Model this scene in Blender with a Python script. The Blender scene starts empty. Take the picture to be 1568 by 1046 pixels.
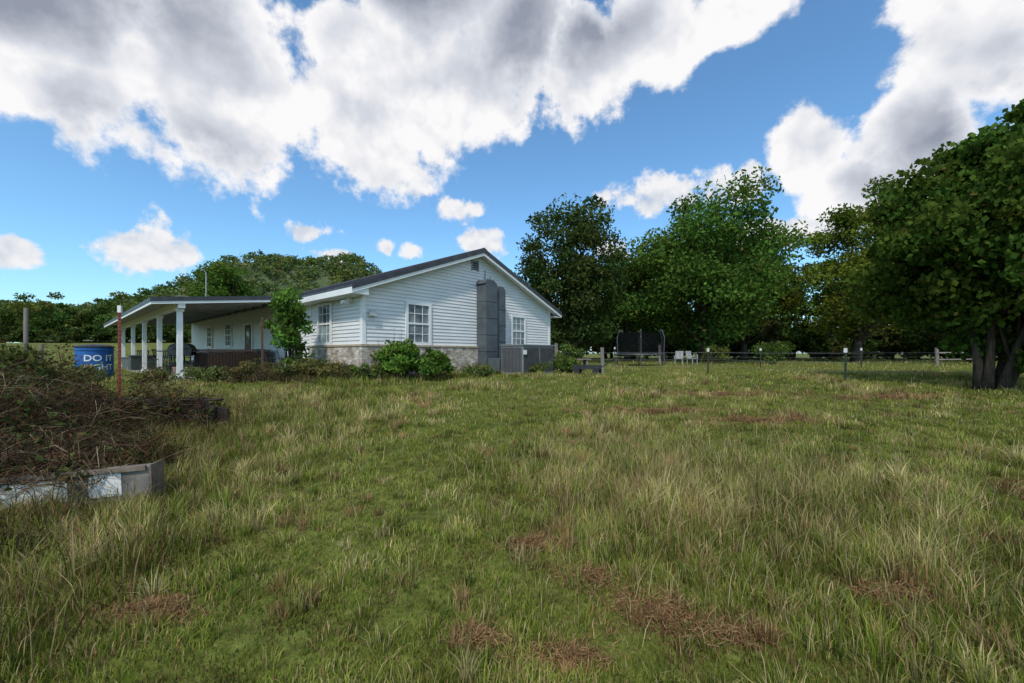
import bpy, math, random
import numpy as np
from mathutils import Vector, Matrix
R=math.radians
rng=np.random.default_rng(7)
random.seed(7)
scene=bpy.context.scene
COL=scene.collection

# ------------------------------------------------------------------ helpers
def link(o,parent=None):
    COL.objects.link(o)
    if parent is not None: o.parent=parent
    return o
def empty(name,loc=(0,0,0),rot=0.0):
    e=bpy.data.objects.new(name,None); e.empty_display_size=0.3
    e.location=loc; e.rotation_euler=(0,0,rot); COL.objects.link(e); return e
def nt(mat):
    mat.use_nodes=True; t=mat.node_tree; t.nodes.clear(); return t
def new(t,typ,**kw):
    n=t.nodes.new(typ)
    for k,v in kw.items(): setattr(n,k,v)
    return n
def pmat(name,c1,c2=None,scale=8.0,rough=0.7,metal=0.0,bump=0.0,detail=6,stretch=(1,1,1),lo=0.35,hi=0.65,spec=0.4):
    m=bpy.data.materials.new(name); t=nt(m); L=t.links.new
    out=new(t,'ShaderNodeOutputMaterial'); b=new(t,'ShaderNodeBsdfPrincipled')
    b.inputs['Roughness'].default_value=rough; b.inputs['Metallic'].default_value=metal
    b.inputs['Specular IOR Level'].default_value=spec
    L(b.outputs[0],out.inputs[0])
    tc=new(t,'ShaderNodeTexCoord'); mp=new(t,'ShaderNodeMapping'); mp.inputs['Scale'].default_value=stretch
    L(tc.outputs['Object'],mp.inputs[0])
    n=new(t,'ShaderNodeTexNoise'); n.inputs['Scale'].default_value=scale; n.inputs['Detail'].default_value=detail
    n.inputs['Roughness'].default_value=0.65
    L(mp.outputs[0],n.inputs['Vector'])
    r=new(t,'ShaderNodeValToRGB'); r.color_ramp.elements[0].position=lo; r.color_ramp.elements[1].position=hi
    r.color_ramp.elements[0].color=(*c1,1); r.color_ramp.elements[1].color=(*(c2 or c1),1)
    L(n.outputs['Fac'],r.inputs[0]); L(r.outputs[0],b.inputs['Base Color'])
    if bump>0:
        bp=new(t,'ShaderNodeBump'); bp.inputs['Strength'].default_value=bump; bp.inputs['Distance'].default_value=0.02
        L(n.outputs['Fac'],bp.inputs['Height']); L(bp.outputs[0],b.inputs['Normal'])
    return m
def leafmat(name,transl=0.3):
    m=bpy.data.materials.new(name); t=nt(m); L=t.links.new
    out=new(t,'ShaderNodeOutputMaterial'); at=new(t,'ShaderNodeAttribute'); at.attribute_name='Col'
    d=new(t,'ShaderNodeBsdfDiffuse')
    tr=new(t,'ShaderNodeBsdfTranslucent'); mx=new(t,'ShaderNodeMixShader'); mx.inputs[0].default_value=transl
    L(at.outputs['Color'],d.inputs['Color']); L(at.outputs['Color'],tr.inputs['Color'])
    L(d.outputs[0],mx.inputs[1]); L(tr.outputs[0],mx.inputs[2]); L(mx.outputs[0],out.inputs[0])
    return m
LEAF=leafmat('leaf_material',0.28)
GRASS=leafmat('grass_blade_material',0.3)
DRY=leafmat('dry_twig_material',0.1)

def fastmesh(name,V,loops,starts,cols=None,mat=None,parent=None,smooth=False):
    me=bpy.data.meshes.new(name)
    me.vertices.add(len(V)); me.vertices.foreach_set('co',np.asarray(V,dtype=np.float32).ravel())
    me.loops.add(len(loops)); me.loops.foreach_set('vertex_index',np.asarray(loops,dtype=np.int32))
    me.polygons.add(len(starts)); me.polygons.foreach_set('loop_start',np.asarray(starts,dtype=np.int32))
    if smooth: me.polygons.foreach_set('use_smooth',np.ones(len(starts),dtype=bool))
    me.update(calc_edges=True)
    if cols is not None:
        a=me.color_attributes.new('Col','FLOAT_COLOR','POINT')
        c=np.ones((len(V),4),dtype=np.float32); c[:,:3]=cols
        a.data.foreach_set('color',c.ravel())
    if mat: me.materials.append(mat)
    o=bpy.data.objects.new(name,me); return link(o,parent)

class MB:   # simple polygon mesh builder
    def __init__(s): s.v=[]; s.f=[]
    def poly(s,pts):
        i=len(s.v); s.v+= [tuple(p) for p in pts]; s.f.append(tuple(range(i,i+len(pts))))
    def box(s,x0,x1,y0,y1,z0,z1):
        i=len(s.v)
        s.v+=[(x0,y0,z0),(x1,y0,z0),(x1,y1,z0),(x0,y1,z0),(x0,y0,z1),(x1,y0,z1),(x1,y1,z1),(x0,y1,z1)]
        for q in [(0,3,2,1),(4,5,6,7),(0,1,5,4),(1,2,6,5),(2,3,7,6),(3,0,4,7)]: s.f.append(tuple(i+k for k in q))
    def prism(s,xz,y0,y1):
        n=len(xz); i=len(s.v)
        s.v+=[(p[0],y0,p[1]) for p in xz]+[(p[0],y1,p[1]) for p in xz]
        s.f.append(tuple(i+k for k in range(n))); s.f.append(tuple(i+n+k for k in reversed(range(n))))
        for k in range(n):
            k2=(k+1)%n; s.f.append((i+k,i+n+k,i+n+k2,i+k2))
    def tube(s,pts,rad,seg=8):
        pts=[Vector(p) for p in pts]; base=len(s.v)
        for k,p in enumerate(pts):
            a=pts[max(k-1,0)]; b=pts[min(k+1,len(pts)-1)]
            d=(b-a).normalized(); up=Vector((0,0,1)) if abs(d.z)<0.9 else Vector((1,0,0))
            e1=d.cross(up).normalized(); e2=d.cross(e1)
            r=rad[k] if hasattr(rad,'__len__') else rad
            for j in range(seg):
                t=2*math.pi*j/seg; s.v.append(tuple(p+e1*r*math.cos(t)+e2*r*math.sin(t)))
        for k in range(len(pts)-1):
            for j in range(seg):
                j2=(j+1)%seg
                s.f.append((base+k*seg+j,base+k*seg+j2,base+(k+1)*seg+j2,base+(k+1)*seg+j))
        s.f.append(tuple(base+j for j in range(seg))); s.f.append(tuple(base+(len(pts)-1)*seg+j for j in reversed(range(seg))))
    def make(s,name,mat,parent=None,bevel=0,smooth=False):
        me=bpy.data.meshes.new(name); me.from_pydata(s.v,[],s.f); me.update()
        import bmesh
        bm=bmesh.new(); bm.from_mesh(me); bmesh.ops.recalc_face_normals(bm,faces=bm.faces); bm.to_mesh(me); bm.free()
        me.materials.append(mat)
        if smooth:
            for p in me.polygons: p.use_smooth=True
        o=bpy.data.objects.new(name,me); link(o,parent)
        if bevel>0:
            b=o.modifiers.new('bevel','BEVEL'); b.width=bevel; b.segments=2; b.limit_method='ANGLE'
        return o

# ------------------------------------------------------------------ terrain
def sn(x,y,seed,f):
    r=np.random.default_rng(seed); s=np.zeros_like(x,dtype=float)
    for k in range(7):
        a=r.uniform(0,2*np.pi); ff=f*r.uniform(0.6,1.7); ph=r.uniform(0,6.28)
        s=s+np.sin((x*np.cos(a)+y*np.sin(a))*ff*6.283+ph)
    return s/3.2
def sst(a,b,x):
    t=np.clip((x-a)/(b-a),0,1); return t*t*(3-2*t)
def H(x,y):
    x=np.asarray(x,dtype=float); y=np.asarray(y,dtype=float)
    k=1.2
    yy=-k*np.log(np.exp(-np.clip(y,-30,60)/k)+np.exp(-11.6/k))   # soft min(y,11.6)
    z=0.065*yy
    z=z+ 0.03*sn(x,y,3,0.25)*sst(-30,3,y)+0.018*sn(x,y,4,0.9)*(1-sst(12,30,y))
    z=z+ 2.6*sst(-12,-40,x)*sst(18,75,y)
    z=z- 0.12*sst(-6,-12,x)*(1-sst(18,30,y))
    return z
xs=np.unique(np.concatenate([np.linspace(-900,-60,22),np.linspace(-60,-12,40),np.linspace(-12,14,105),np.linspace(14,60,40),np.linspace(60,900,22)]))
ys=np.unique(np.concatenate([np.linspace(-300,-10,12),np.linspace(-10,0,12),np.linspace(0,16,75),np.linspace(16,80,60),np.linspace(80,1200,20)]))
GX,GY=np.meshgrid(xs,ys); GZ=H(GX,GY)
V=np.stack([GX.ravel(),GY.ravel(),GZ.ravel()],1); nx=len(xs); ny=len(ys)
ii,jj=np.meshgrid(np.arange(nx-1),np.arange(ny-1)); a=(jj*nx+ii).ravel()
loops=np.stack([a,a+1,a+nx+1,a+nx],1).ravel()
gm=bpy.data.materials.new('ground_soil_grass'); t=nt(gm); L=t.links.new
out=new(t,'ShaderNodeOutputMaterial'); b=new(t,'ShaderNodeBsdfPrincipled'); b.inputs['Roughness'].default_value=0.95; b.inputs['Specular IOR Level'].default_value=0.1
L(b.outputs[0],out.inputs[0]); tc=new(t,'ShaderNodeTexCoord')
n1=new(t,'ShaderNodeTexNoise'); n1.inputs['Scale'].default_value=0.35; n1.inputs['Detail'].default_value=8; n1.inputs['Roughness'].default_value=0.6
n2=new(t,'ShaderNodeTexNoise'); n2.inputs['Scale'].default_value=9; n2.inputs['Detail'].default_value=6; n2.inputs['Roughness'].default_value=0.75
L(tc.outputs['Object'],n1.inputs['Vector']); L(tc.outputs['Object'],n2.inputs['Vector'])
r1=new(t,'ShaderNodeValToRGB'); e=r1.color_ramp.elements; e[0].position=0.3; e[0].color=(0.095,0.125,0.028,1); e[1].position=0.7; e[1].color=(0.215,0.185,0.068,1)
m_=r1.color_ramp.elements.new(0.52); m_.color=(0.140,0.170,0.038,1)
r2=new(t,'ShaderNodeValToRGB'); e=r2.color_ramp.elements; e[0].position=0.35; e[0].color=(0.45,0.40,0.36,1); e[1].position=0.65; e[1].color=(1.25,1.2,1.1,1)
mx=new(t,'ShaderNodeMix',data_type='RGBA',blend_type='MULTIPLY'); mx.inputs[0].default_value=1.0
L(n1.outputs['Fac'],r1.inputs[0]); L(n2.outputs['Fac'],r2.inputs[0]); L(r1.outputs[0],mx.inputs[6]); L(r2.outputs[0],mx.inputs[7]); L(mx.outputs[2],b.inputs['Base Color'])
bp=new(t,'ShaderNodeBump'); bp.inputs['Strength'].default_value=0.8; bp.inputs['Distance'].default_value=0.05; L(n2.outputs['Fac'],bp.inputs['Height']); L(bp.outputs[0],b.inputs['Normal'])
fastmesh('ground',V,loops,np.arange(0,len(loops),4),mat=gm,smooth=True)

# ------------------------------------------------------------------ house frame
AX,AY=-4.34,11.6; HR=math.atan2(0.755,0.655); HZ=0.70
CU,SU=math.cos(HR),math.sin(HR)
def tolocal(x,y):
    dx=x-AX; dy=y-AY; return dx*CU+dy*SU, -dx*SU+dy*CU
def toworld(u,v):
    return AX+u*CU-v*SU, AY+u*SU+v*CU
W=9.26; LN=21.8; WT=2.77; SL=0.385
RG=WT+SL*W/2

# ------------------------------------------------------------------ grass
def blades(name,x,y,z,h,w,col,mat=GRASS,leanmax=0.6,parent=None,leandir=None):
    n=len(x)
    a=rng.uniform(0,2*np.pi,n); la=rng.uniform(0,2*np.pi,n) if leandir is None else leandir
    le=rng.uniform(0.1,1,n)*leanmax*h
    ca,sa=np.cos(a)*w/2,np.sin(a)*w/2
    bx,by=np.cos(la)*le,np.sin(la)*le
    hz=np.sqrt(np.maximum(h*h-le*le*0.8,0.05*h*h))
    V=np.empty((n,5,3),np.float32)
    V[:,0]=np.stack([x-ca,y-sa,z-0.01],1); V[:,1]=np.stack([x+ca,y+sa,z-0.01],1)
    mxx,mxy,mz=x+bx*0.3,y+by*0.3,z+hz*0.6
    V[:,2]=np.stack([mxx-ca*.75,mxy-sa*.75,mz],1); V[:,3]=np.stack([mxx+ca*.75,mxy+sa*.75,mz],1)
    V[:,4]=np.stack([x+bx,y+by,z+hz],1)
    base=np.arange(n)*5
    loops=np.stack([base,base+1,base+3,base+2,base+2,base+3,base+4],1).ravel()
    st=np.empty((n,2),np.int32); st[:,0]=np.arange(n)*7; st[:,1]=st[:,0]+4
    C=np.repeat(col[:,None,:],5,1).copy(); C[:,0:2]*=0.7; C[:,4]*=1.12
    return fastmesh(name,V.reshape(-1,3),loops,st.ravel(),C.reshape(-1,3),mat,parent)

def ell(x,y,cx,cy,rx,ry): return np.clip(1.3-np.sqrt(((x-cx)/rx)**2+((y-cy)/ry)**2),0,1)
GREEN=np.array([[0.155,0.200,0.026],[0.200,0.240,0.038],[0.255,0.265,0.055],[0.110,0.160,0.026]])
STRAW=np.array([[0.48,0.39,0.19],[0.40,0.33,0.15],[0.32,0.275,0.11]])
BROWN=np.array([[0.30,0.165,0.080],[0.40,0.235,0.12],[0.20,0.115,0.055]])
thatch=[(0.74,2.08,.26,.16),(1.02,1.95,.28,.12),(-.14,1.9,.16,.08),(.3,1.85,.22,.08),(.45,2.35,.18,.12),(.62,2.2,.14,.1),(2.5,7.0,1.3,.28),(3.9,6.2,1.1,.3),(2.1,2.2,.3,.12),
        (-1.9,2.1,.3,.10),(5.2,3.6,.7,.25),(8,8.5,1.8,.4),(4.5,9,2.2,.35),(.15,2.7,.22,.12)]
def inhouse(x,y):
    lu,lv=tolocal(x,y)
    return ((lu>-0.02)&(lu<W+.02)&(lv>-0.02)&(lv<LN))|((lu>-3.2)&(lu<0.1)&(lv>5.3)&(lv<LN))
def grass_props(x,y):
    n=len(x)
    p1=sn(x,y,21,0.35); p2=sn(x,y,22,1.0); p3=sn(x,y,23,3.0)
    tall=ell(x,y,1.9,3.7,2.1,1.3)
    tall=np.maximum(tall,0.8*ell(x,y,3.0,2.3,1.6,.8)); tall=np.maximum(tall,0.6*sst(-1.6,-3.2,x-0.12*y)*(y<9))
    tall=np.maximum(tall,0.6*sst(0.2,0.9,p1))
    lu,lv=tolocal(x,y)
    nearwall=((lu>-1.4)&(lu<W+1)&(lv>-1.6)&(lv<6)).astype(float)
    path=np.exp(-((x+0.7+0.14*y)/1.1)**2)*(y<9)
    h=(0.042+0.036*np.clip(p2,-.6,1)+0.022*np.clip(p3,-1,1)+0.12*tall+0.11*nearwall)*(1-.45*path)
    th=np.zeros(n)
    for c in thatch: th=np.maximum(th,np.clip(1.3*ell(x+.25*p3*c[2],y+.25*p2*c[3],*c),0,1))
    h=np.clip(h*(1-0.5*th),0.022,0.5)
    pst=np.clip(0.14+0.34*tall+0.18*p2+0.12*p1-.08*path,0.03,0.6); pbr=np.clip(0.08+0.24*np.clip(-p3*.6-p2*.6+p1*.3,0,1)+0.75*th,0,0.85)
    ci=rng.integers(0,4,n); col=GREEN[ci].copy()
    r=rng.uniform(0,1,n); si=rng.integers(0,3,n)
    col[r<pst]=STRAW[si][r<pst]
    r=rng.uniform(0,1,n); col[r<pbr]=BROWN[si][r<pbr]
    col*= (1+0.28*p2+0.20*p3+0.14*p1+.10*path)[:,None].clip(0.45,1.6)*rng.uniform(0.75,1.2,n)[:,None]
    return h,col,th,tall
def grass_field(name,n,y0,y1,p,wscale,hscale):
    u=rng.uniform(0,1,n)
    q=1-p
    y=(y0**q+u*(y1**q-y0**q))**(1/q)
    x=rng.uniform(-1,1,n)*(1.42*y+1.2)
    cl=sn(x,y,11,1.6)*0.5+sn(x,y,12,4.0)*0.6
    keep=(rng.uniform(0,1,n)<np.clip(0.7+0.5*cl,0.2,1))&~inhouse(x,y)
    x=x[keep];y=y[keep]; n=len(x)
    h,col,th,tall=grass_props(x,y)
    h=h*rng.uniform(0.4,1.4,n)*hscale
    w=(0.0030+0.0009*y)*wscale*rng.uniform(0.6,1.3,n)
    lean=rng.uniform(0.2,1.0,n)
    hor=np.where(rng.uniform(0,1,n)<0.35+0.4*th,1.08,lean)
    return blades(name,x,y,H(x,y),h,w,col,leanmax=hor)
grass=empty('lawn_grass')
for i,(n,a0,a1,p,ws,hs) in enumerate([(330000,1.0,6.0,.55,1.15,1.05),(190000,5.5,14,.9,1.35,1.15),(100000,13,50,1.2,1.15,1.3)]):
    o=grass_field('grass_blades_%d'%i,n,a0,a1,p,ws,hs); o.parent=grass
def tufts(name,nt_,per,y0,y1,hmul,seed):
    u=rng.uniform(0,1,nt_); q=.45; cy=(y0**q+u*(y1**q-y0**q))**(1/q); cx=rng.uniform(-1,1,nt_)*(1.4*cy+1)
    k=~inhouse(cx,cy); cx=cx[k];cy=cy[k]; m=len(cx)
    h,col,th,tall=grass_props(cx,cy)
    R0=rng.uniform(.02,.09,m)*(1+.05*cy); hh=(h*.7+.035+.07*rng.uniform(0,1,m)**3+.08*tall)*hmul
    idx=np.repeat(np.arange(m),per); n=len(idx)
    a=rng.uniform(0,6.283,n); r=np.sqrt(rng.uniform(0,1,n))*R0[idx]
    x=cx[idx]+r*np.cos(a); y=cy[idx]+r*np.sin(a)
    c=col[idx]*rng.uniform(.7,1.3,n)[:,None]
    sw=rng.uniform(0,1,n)<.22; c[sw]=STRAW[rng.integers(0,3,n)][sw]
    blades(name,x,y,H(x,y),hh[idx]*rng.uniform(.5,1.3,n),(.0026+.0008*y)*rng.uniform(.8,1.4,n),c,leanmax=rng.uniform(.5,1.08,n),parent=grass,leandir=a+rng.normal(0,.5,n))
tufts('grass_tufts',1900,44,1.3,13,1.05,1)
# matted dry clippings, thin and feathered at the edges
X=[];Y=[]
for (cx,cy,rx,ry) in thatch:
    m=int(min(7000,1200+22000*rx*ry)); a=rng.uniform(0,6.283,m); r=np.abs(rng.normal(0,.55,m)); xx=cx+rx*r*np.cos(a); yy=cy+ry*r*np.sin(a)
    k=sn(xx,yy,91,4.0/(1+.25*cy))+.6*rng.normal(0,1,m)>.0; X.append(xx[k]);Y.append(yy[k])
x=np.concatenate(X);y=np.concatenate(Y);n=len(x)
c=np.concatenate([BROWN,BROWN[:2]*1.15,STRAW[2:]*.9])[rng.integers(0,6,n)]*rng.uniform(.6,1.15,n)[:,None]
zz=H(x,y)+rng.uniform(.008,.045,n)
a=rng.uniform(0,6.283,n); Ls=rng.uniform(.012,.05,n); w=(.0006+.00035*y); dxx,dyy=np.cos(a)*Ls,np.sin(a)*Ls; px,py=-np.sin(a)*w,np.cos(a)*w; dz=rng.normal(0,.014,n)
Vc=np.stack([np.stack([x-px,y-py,zz],1),np.stack([x+px,y+py,zz+.002],1),np.stack([x+dxx+px,y+dyy+py,zz+dz],1),np.stack([x+dxx-px,y+dyy-py,zz+dz],1)],1)
fastmesh('dry_clippings',Vc.reshape(-1,3),np.arange(n*4),np.arange(0,n*4,4),np.repeat(c,4,0),GRASS,grass)
# wispy seed stalks
n=6000
x=np.concatenate([rng.normal(1.9,1.2,3700),rng.uniform(-9,12,2300)]); y=np.concatenate([np.abs(rng.normal(3.6,0.9,3700))+.3,rng.uniform(2.2,12,2300)])
k=~inhouse(x,y); x=x[k];y=y[k]; n=len(x)
st=STRAW[rng.integers(0,3,n)]*rng.uniform(.8,1.2,n)[:,None]
blades('seed_stalks',x,y,H(x,y),rng.uniform(.10,.32,n),np.full(n,.003)+.0004*y,st,leanmax=1.0,parent=grass)
# tall rank weeds along the left edge
n=24000
x=rng.uniform(-9,-2.0,n); y=rng.uniform(1.6,8.2,n); k=(x<-1.4-.42*y)|((x<-1.9)&(y<2.8)); x=x[k];y=y[k]; n=len(x)
pal=np.concatenate([GREEN*.75,STRAW*.75,BROWN*.7]); c=pal[rng.integers(0,10,n)]*rng.uniform(.55,1.1,n)[:,None]
blades('rank_weeds',x,y,H(x,y),rng.uniform(.08,.38,n)*(1+.25*sn(x,y,44,.8)).clip(.4,1.5),rng.uniform(.004,.009,n),c,leanmax=1.05,parent=grass)

# ------------------------------------------------------------------ foliage
def leafquads(P,size,rg,droop=0.0,aspect=0.55):
    n=len(P)
    d=rg.normal(0,1,(n,3)); d[:,2]-=droop; d/=np.linalg.norm(d,axis=1)[:,None]
    e=rg.normal(0,1,(n,3)); e-=d*(e*d).sum(1)[:,None]; e/=np.linalg.norm(e,axis=1)[:,None]
    s=(size*rg.uniform(0.6,1.3,n))[:,None]
    V=np.empty((n,4,3),np.float32)
    V[:,0]=P-d*s*.5; V[:,1]=P+e*s*aspect*.5; V[:,2]=P+d*s*.5; V[:,3]=P-e*s*aspect*.5
    return V
def crown_points(rg,c,r,ncl,nleaf,clr,shell=0.55,lumpy=1.0):
    d=rg.normal(0,1,(ncl,3)); d/=np.linalg.norm(d,axis=1)[:,None]
    lump=1+lumpy*(0.16*np.sin(d[:,0]*5+rg.uniform(0,6))+0.12*np.sin(d[:,2]*7+d[:,1]*4+rg.uniform(0,6)))
    rad=(shell+(1-shell)*rg.uniform(0,1,ncl)**0.6)*lump
    rad=np.where(rg.uniform(0,1,ncl)<.22,rg.uniform(0.1,.6,ncl),rad)
    C=np.array(c)+d*rad[:,None]*np.array(r)*0.86
    cid=rg.integers(0,ncl,nleaf)
    q=rg.normal(0,1,(nleaf,3)); q/=np.linalg.norm(q,axis=1)[:,None]
    cs=clr*rg.uniform(0.6,1.35,ncl)
    P=C[cid]+q*(rg.uniform(0,1,nleaf)**0.55*cs[cid])[:,None]*np.array([1.15,1.15,.75])
    return C,cid,P
def leafcolors(rg,base,n,cid,ncl,var=0.3):
    cb=rg.uniform(1-var,1+var,ncl); hue=rg.uniform(-1,1,ncl)
    col=np.array(base)[None,:]*np.array([1.28,1.26,1.0])*(cb[cid]*rg.uniform(0.75,1.25,n))[:,None]
    col[:,0]*=1+0.18*hue[cid]; return col
BARK=pmat('bark',(0.035,0.028,0.020),(0.085,0.068,0.052),scale=6,rough=.95,bump=.8,stretch=(3,3,.6),spec=.1)
def tree(name,x,y,h,r,base,leaf,nleaf,ncl,clr,seed,zb=None,stems=1,tr=0.22,cx=0,droop=0.0,aspect=.55,ry=None,shell=.55,sx=.28,lumpy=1.0,lean=0):
    rg=np.random.default_rng(seed); zg=float(H(x,y)); e=empty(name,(x,y,zg))
    zb=0.22*h if zb is None else zb
    cz=(h+zb)/2; rz=(h-zb)/2
    C,cid,P=crown_points(rg,(cx,0,cz),(r,ry or r,rz),ncl,nleaf,clr,shell,lumpy)
    Vq=leafquads(P,leaf,rg,droop,aspect); n=len(P)
    col=leafcolors(rg,base,n,cid,ncl)
    k=rg.uniform(0,1,n)<.02; col[k]=np.array([.17,.13,.035])
    fastmesh('foliage',Vq.reshape(-1,3),np.arange(n*4),np.arange(0,n*4,4),np.repeat(col,4,0),LEAF,e)
    mb=MB()
    for s in range(stems):
        a=2*math.pi*s/max(stems,1)+rg.uniform(0,.6); sp=0.0 if stems==1 else 0.22
        b0=Vector((math.cos(a)*sp,math.sin(a)*sp*.6,-.15)); top=Vector((cx*.6+lean+math.cos(a)*(0.1 if stems==1 else sx)*r*.9,math.sin(a)*.2*r,cz*1.05))
        pts=[b0.lerp(top,k/5)+Vector((rg.normal(0,.04)*h*.1,rg.normal(0,.04)*h*.1,0))*(1 if k else 0) for k in range(6)]
        mb.tube(pts,[tr*(1.35 if k==0 else 1-.15*k) for k in range(6)],9)
        lim=rg.choice(len(C),size=min(len(C),int(16/stems)+4),replace=False)
        for li in lim:
            k=int(rg.integers(1,5)); p0=pts[k]; p1=Vector(C[li].tolist()); mid=p0.lerp(p1,.5)+Vector((0,0,-.06*(p1-p0).length))
            mb.tube([p0,p0.lerp(mid,.6),mid,mid.lerp(p1,.6),p1],[tr*.4,tr*.32,tr*.25,tr*.15,tr*.06],6)
    mb.make('trunk_and_limbs',BARK,e,smooth=True)
    return e
DG=(0.046,0.082,0.020); MG=(0.062,0.112,0.024); YG=(0.095,0.122,0.022)
tree('pecan_tree',4.6,31,13.6,4.1,(0.044,0.066,0.022),0.28,28000,130,1.15,1,zb=.6,tr=.3,lumpy=.7)
tree('maple_tree',15.9,33,14.3,7.0,(0.066,0.118,0.026),0.33,40000,140,1.6,2,zb=1.2,tr=.4,lumpy=1.1)
tree('ash_tree',11.0,38,12.5,4.0,DG,0.36,12000,60,1.3,22,zb=1.0,tr=.3)
tree('redbud_tree',11.9,9.9,7.0,4.1,(0.052,0.086,0.018),0.15,85000,280,.60,3,zb=.55,stems=6,tr=.10,cx=1.05,droop=1.3,aspect=.75,ry=3.6,shell=.5,sx=.30,lumpy=.5)
tree('oak_tree',28.5,33,14.4,5.6,YG,0.30,22000,75,1.3,4,zb=1.5,tr=.35,lumpy=1.5)
tree('oak_tree',36,31,13.2,5.0,MG,0.34,14000,90,1.4,5,zb=2,tr=.35)
tree('oak_tree',45,36,16.5,6.5,DG,0.38,14000,90,1.7,6,zb=2,tr=.4)
tree('oak_tree',23.3,40,13.2,5.1,(0.075,0.098,0.022),0.40,13000,50,1.7,7,zb=1.5,tr=.3,lumpy=1.4)
tree('cottonwood_tree',-49,68,13.6,4.4,(0.075,0.130,0.028),0.45,14000,80,1.5,8,zb=2,tr=.35)
tree('walnut_tree',-28.5,38,5.2,1.7,MG,0.22,5000,30,.6,9,zb=1,tr=.12)

# tree masses
def hillh(x,y):
    rid=np.exp(-((y-270)/70)**2)
    prof=26+35*np.exp(-((x+165)/42)**2)+26*np.exp(-((x+105)/30)**2)+2.0*np.sin(x*.05)
    return rid*prof*sst(40,-40,x)
def HH(x,y): return H(x,y)+(hillh(np.asarray(x,float),np.asarray(y,float)) if y>140 else 0)
def woods(name,spec,leaf,nper,seed,flat=1.0):
    rg=np.random.default_rng(seed); Vs=[];Cs=[]; mb=MB()
    for (x,y,h,r,base) in spec:
        zg=float(HH(x,y)); zb=0.06*h; ncl=max(10,int(nper/110))
        C,cid,P=crown_points(rg,(x,y,zg+(h+zb)/2),(r,r,(h-zb)/2),ncl,nper,r*.36)
        Vq=leafquads(P,leaf,rg); Vs.append(Vq.reshape(-1,3)); c=leafcolors(rg,base,nper,cid,ncl); Cs.append(np.repeat(c,4,0))
        if nper>1250: mb.tube([(x,y,zg-.3),(x+rg.normal(0,.3),y,zg+h*.35),(x+rg.normal(0,.6),y,zg+h*.7)],[.25,.18,.08],7)
    e=empty(name); V=np.concatenate(Vs); C=np.concatenate(Cs); n=len(V)
    fastmesh('foliage',V,np.arange(n),np.arange(0,n,4),C,LEAF,e)
    if mb.v: mb.make('trunks',BARK,e,smooth=True)
sp=[]
rg=np.random.default_rng(50)
for i in range(46):   # woods to the right, behind the yard
    x=-8+i*2.2+rg.normal(0,1); y=47+rg.uniform(0,12)+max(0,(x-40))*-.25
    h=np.interp(x,[-8,4,12,25,38,60,95],[11,12,12.5,14.5,16,17,18])*rg.uniform(.82,1.08)
    sp.append((x,y,h,rg.uniform(3.4,4.8),[DG,MG,(0.055,0.075,0.022)][i%3]))
woods('woodland',sp,0.50,2600,51)
sp=[]
for i in range(196):   # understory brush, staggered rows
    k=i//49
    x=-6+(i%49)*2.05+rg.normal(0,.6); y=(43.5,47,52,60)[k]+rg.uniform(0,2.5)+max(0,(x-40))*-.25
    sp.append((x,y,(rg.uniform(2.0,5.0),rg.uniform(2.5,4),rg.uniform(5,7.5),rg.uniform(7,9.5))[k],(rg.uniform(1.5,2.4),2.2,2.8,3.0)[k],[(0.024,0.038,0.012),(0.032,0.050,0.015),(0.045,0.050,0.018)][i%3]))
woods('understory_brush',sp,0.50,640,52)
sp=[]
for i in range(56):   # left treeline
    x=-160+i*2.6+rg.normal(0,1); y=88+rg.uniform(0,14)
    hh=rg.uniform(9.0,13.0)*(1.0 if x<-78 else .76)
    sp.append((x,y,hh,rg.uniform(3.2,4.8),[(0.060,0.085,0.024),(0.055,0.095,0.026),(0.095,0.110,0.028)][i%3]))
for i in range(50):   # hedge under the treeline
    sp.append((-158+i*2.9+rg.normal(0,.6),86+rg.uniform(0,4),rg.uniform(3.0,5.5),2.6,(0.045,0.065,0.02)))
woods('distant_treeline',sp,0.66,1210,53)
# hill
hx=np.linspace(-420,60,90); hy=np.linspace(150,420,50); X,Y=np.meshgrid(hx,hy); Z=H(X,Y)+hillh(X,Y)-0.4
V=np.stack([X.ravel(),Y.ravel(),Z.ravel()],1); ii,jj=np.meshgrid(np.arange(89),np.arange(49)); a=(jj*90+ii).ravel()
loops=np.stack([a,a+1,a+91,a+90],1).ravel()
hm=pmat('hill_cover',(0.05,0.072,0.026),(0.085,0.11,0.042),scale=.2,rough=1)
fastmesh('hill',V,loops,np.arange(0,len(loops),4),mat=hm,smooth=True)
sp=[]
for i in range(1700):
    x=rg.uniform(-400,20); y=rg.uniform(175,280)
    sp.append((x,y,rg.uniform(4.0,8.0),rg.uniform(2.8,5.2),[(0.088,0.126,0.050),(0.108,0.150,0.052),(0.066,0.100,0.046),(0.13,0.145,0.05)][i%4]))  # leaf colours lightened and slightly blued, distance haze painted in
woods('hillside_trees',sp,1.45,90,54)

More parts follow.
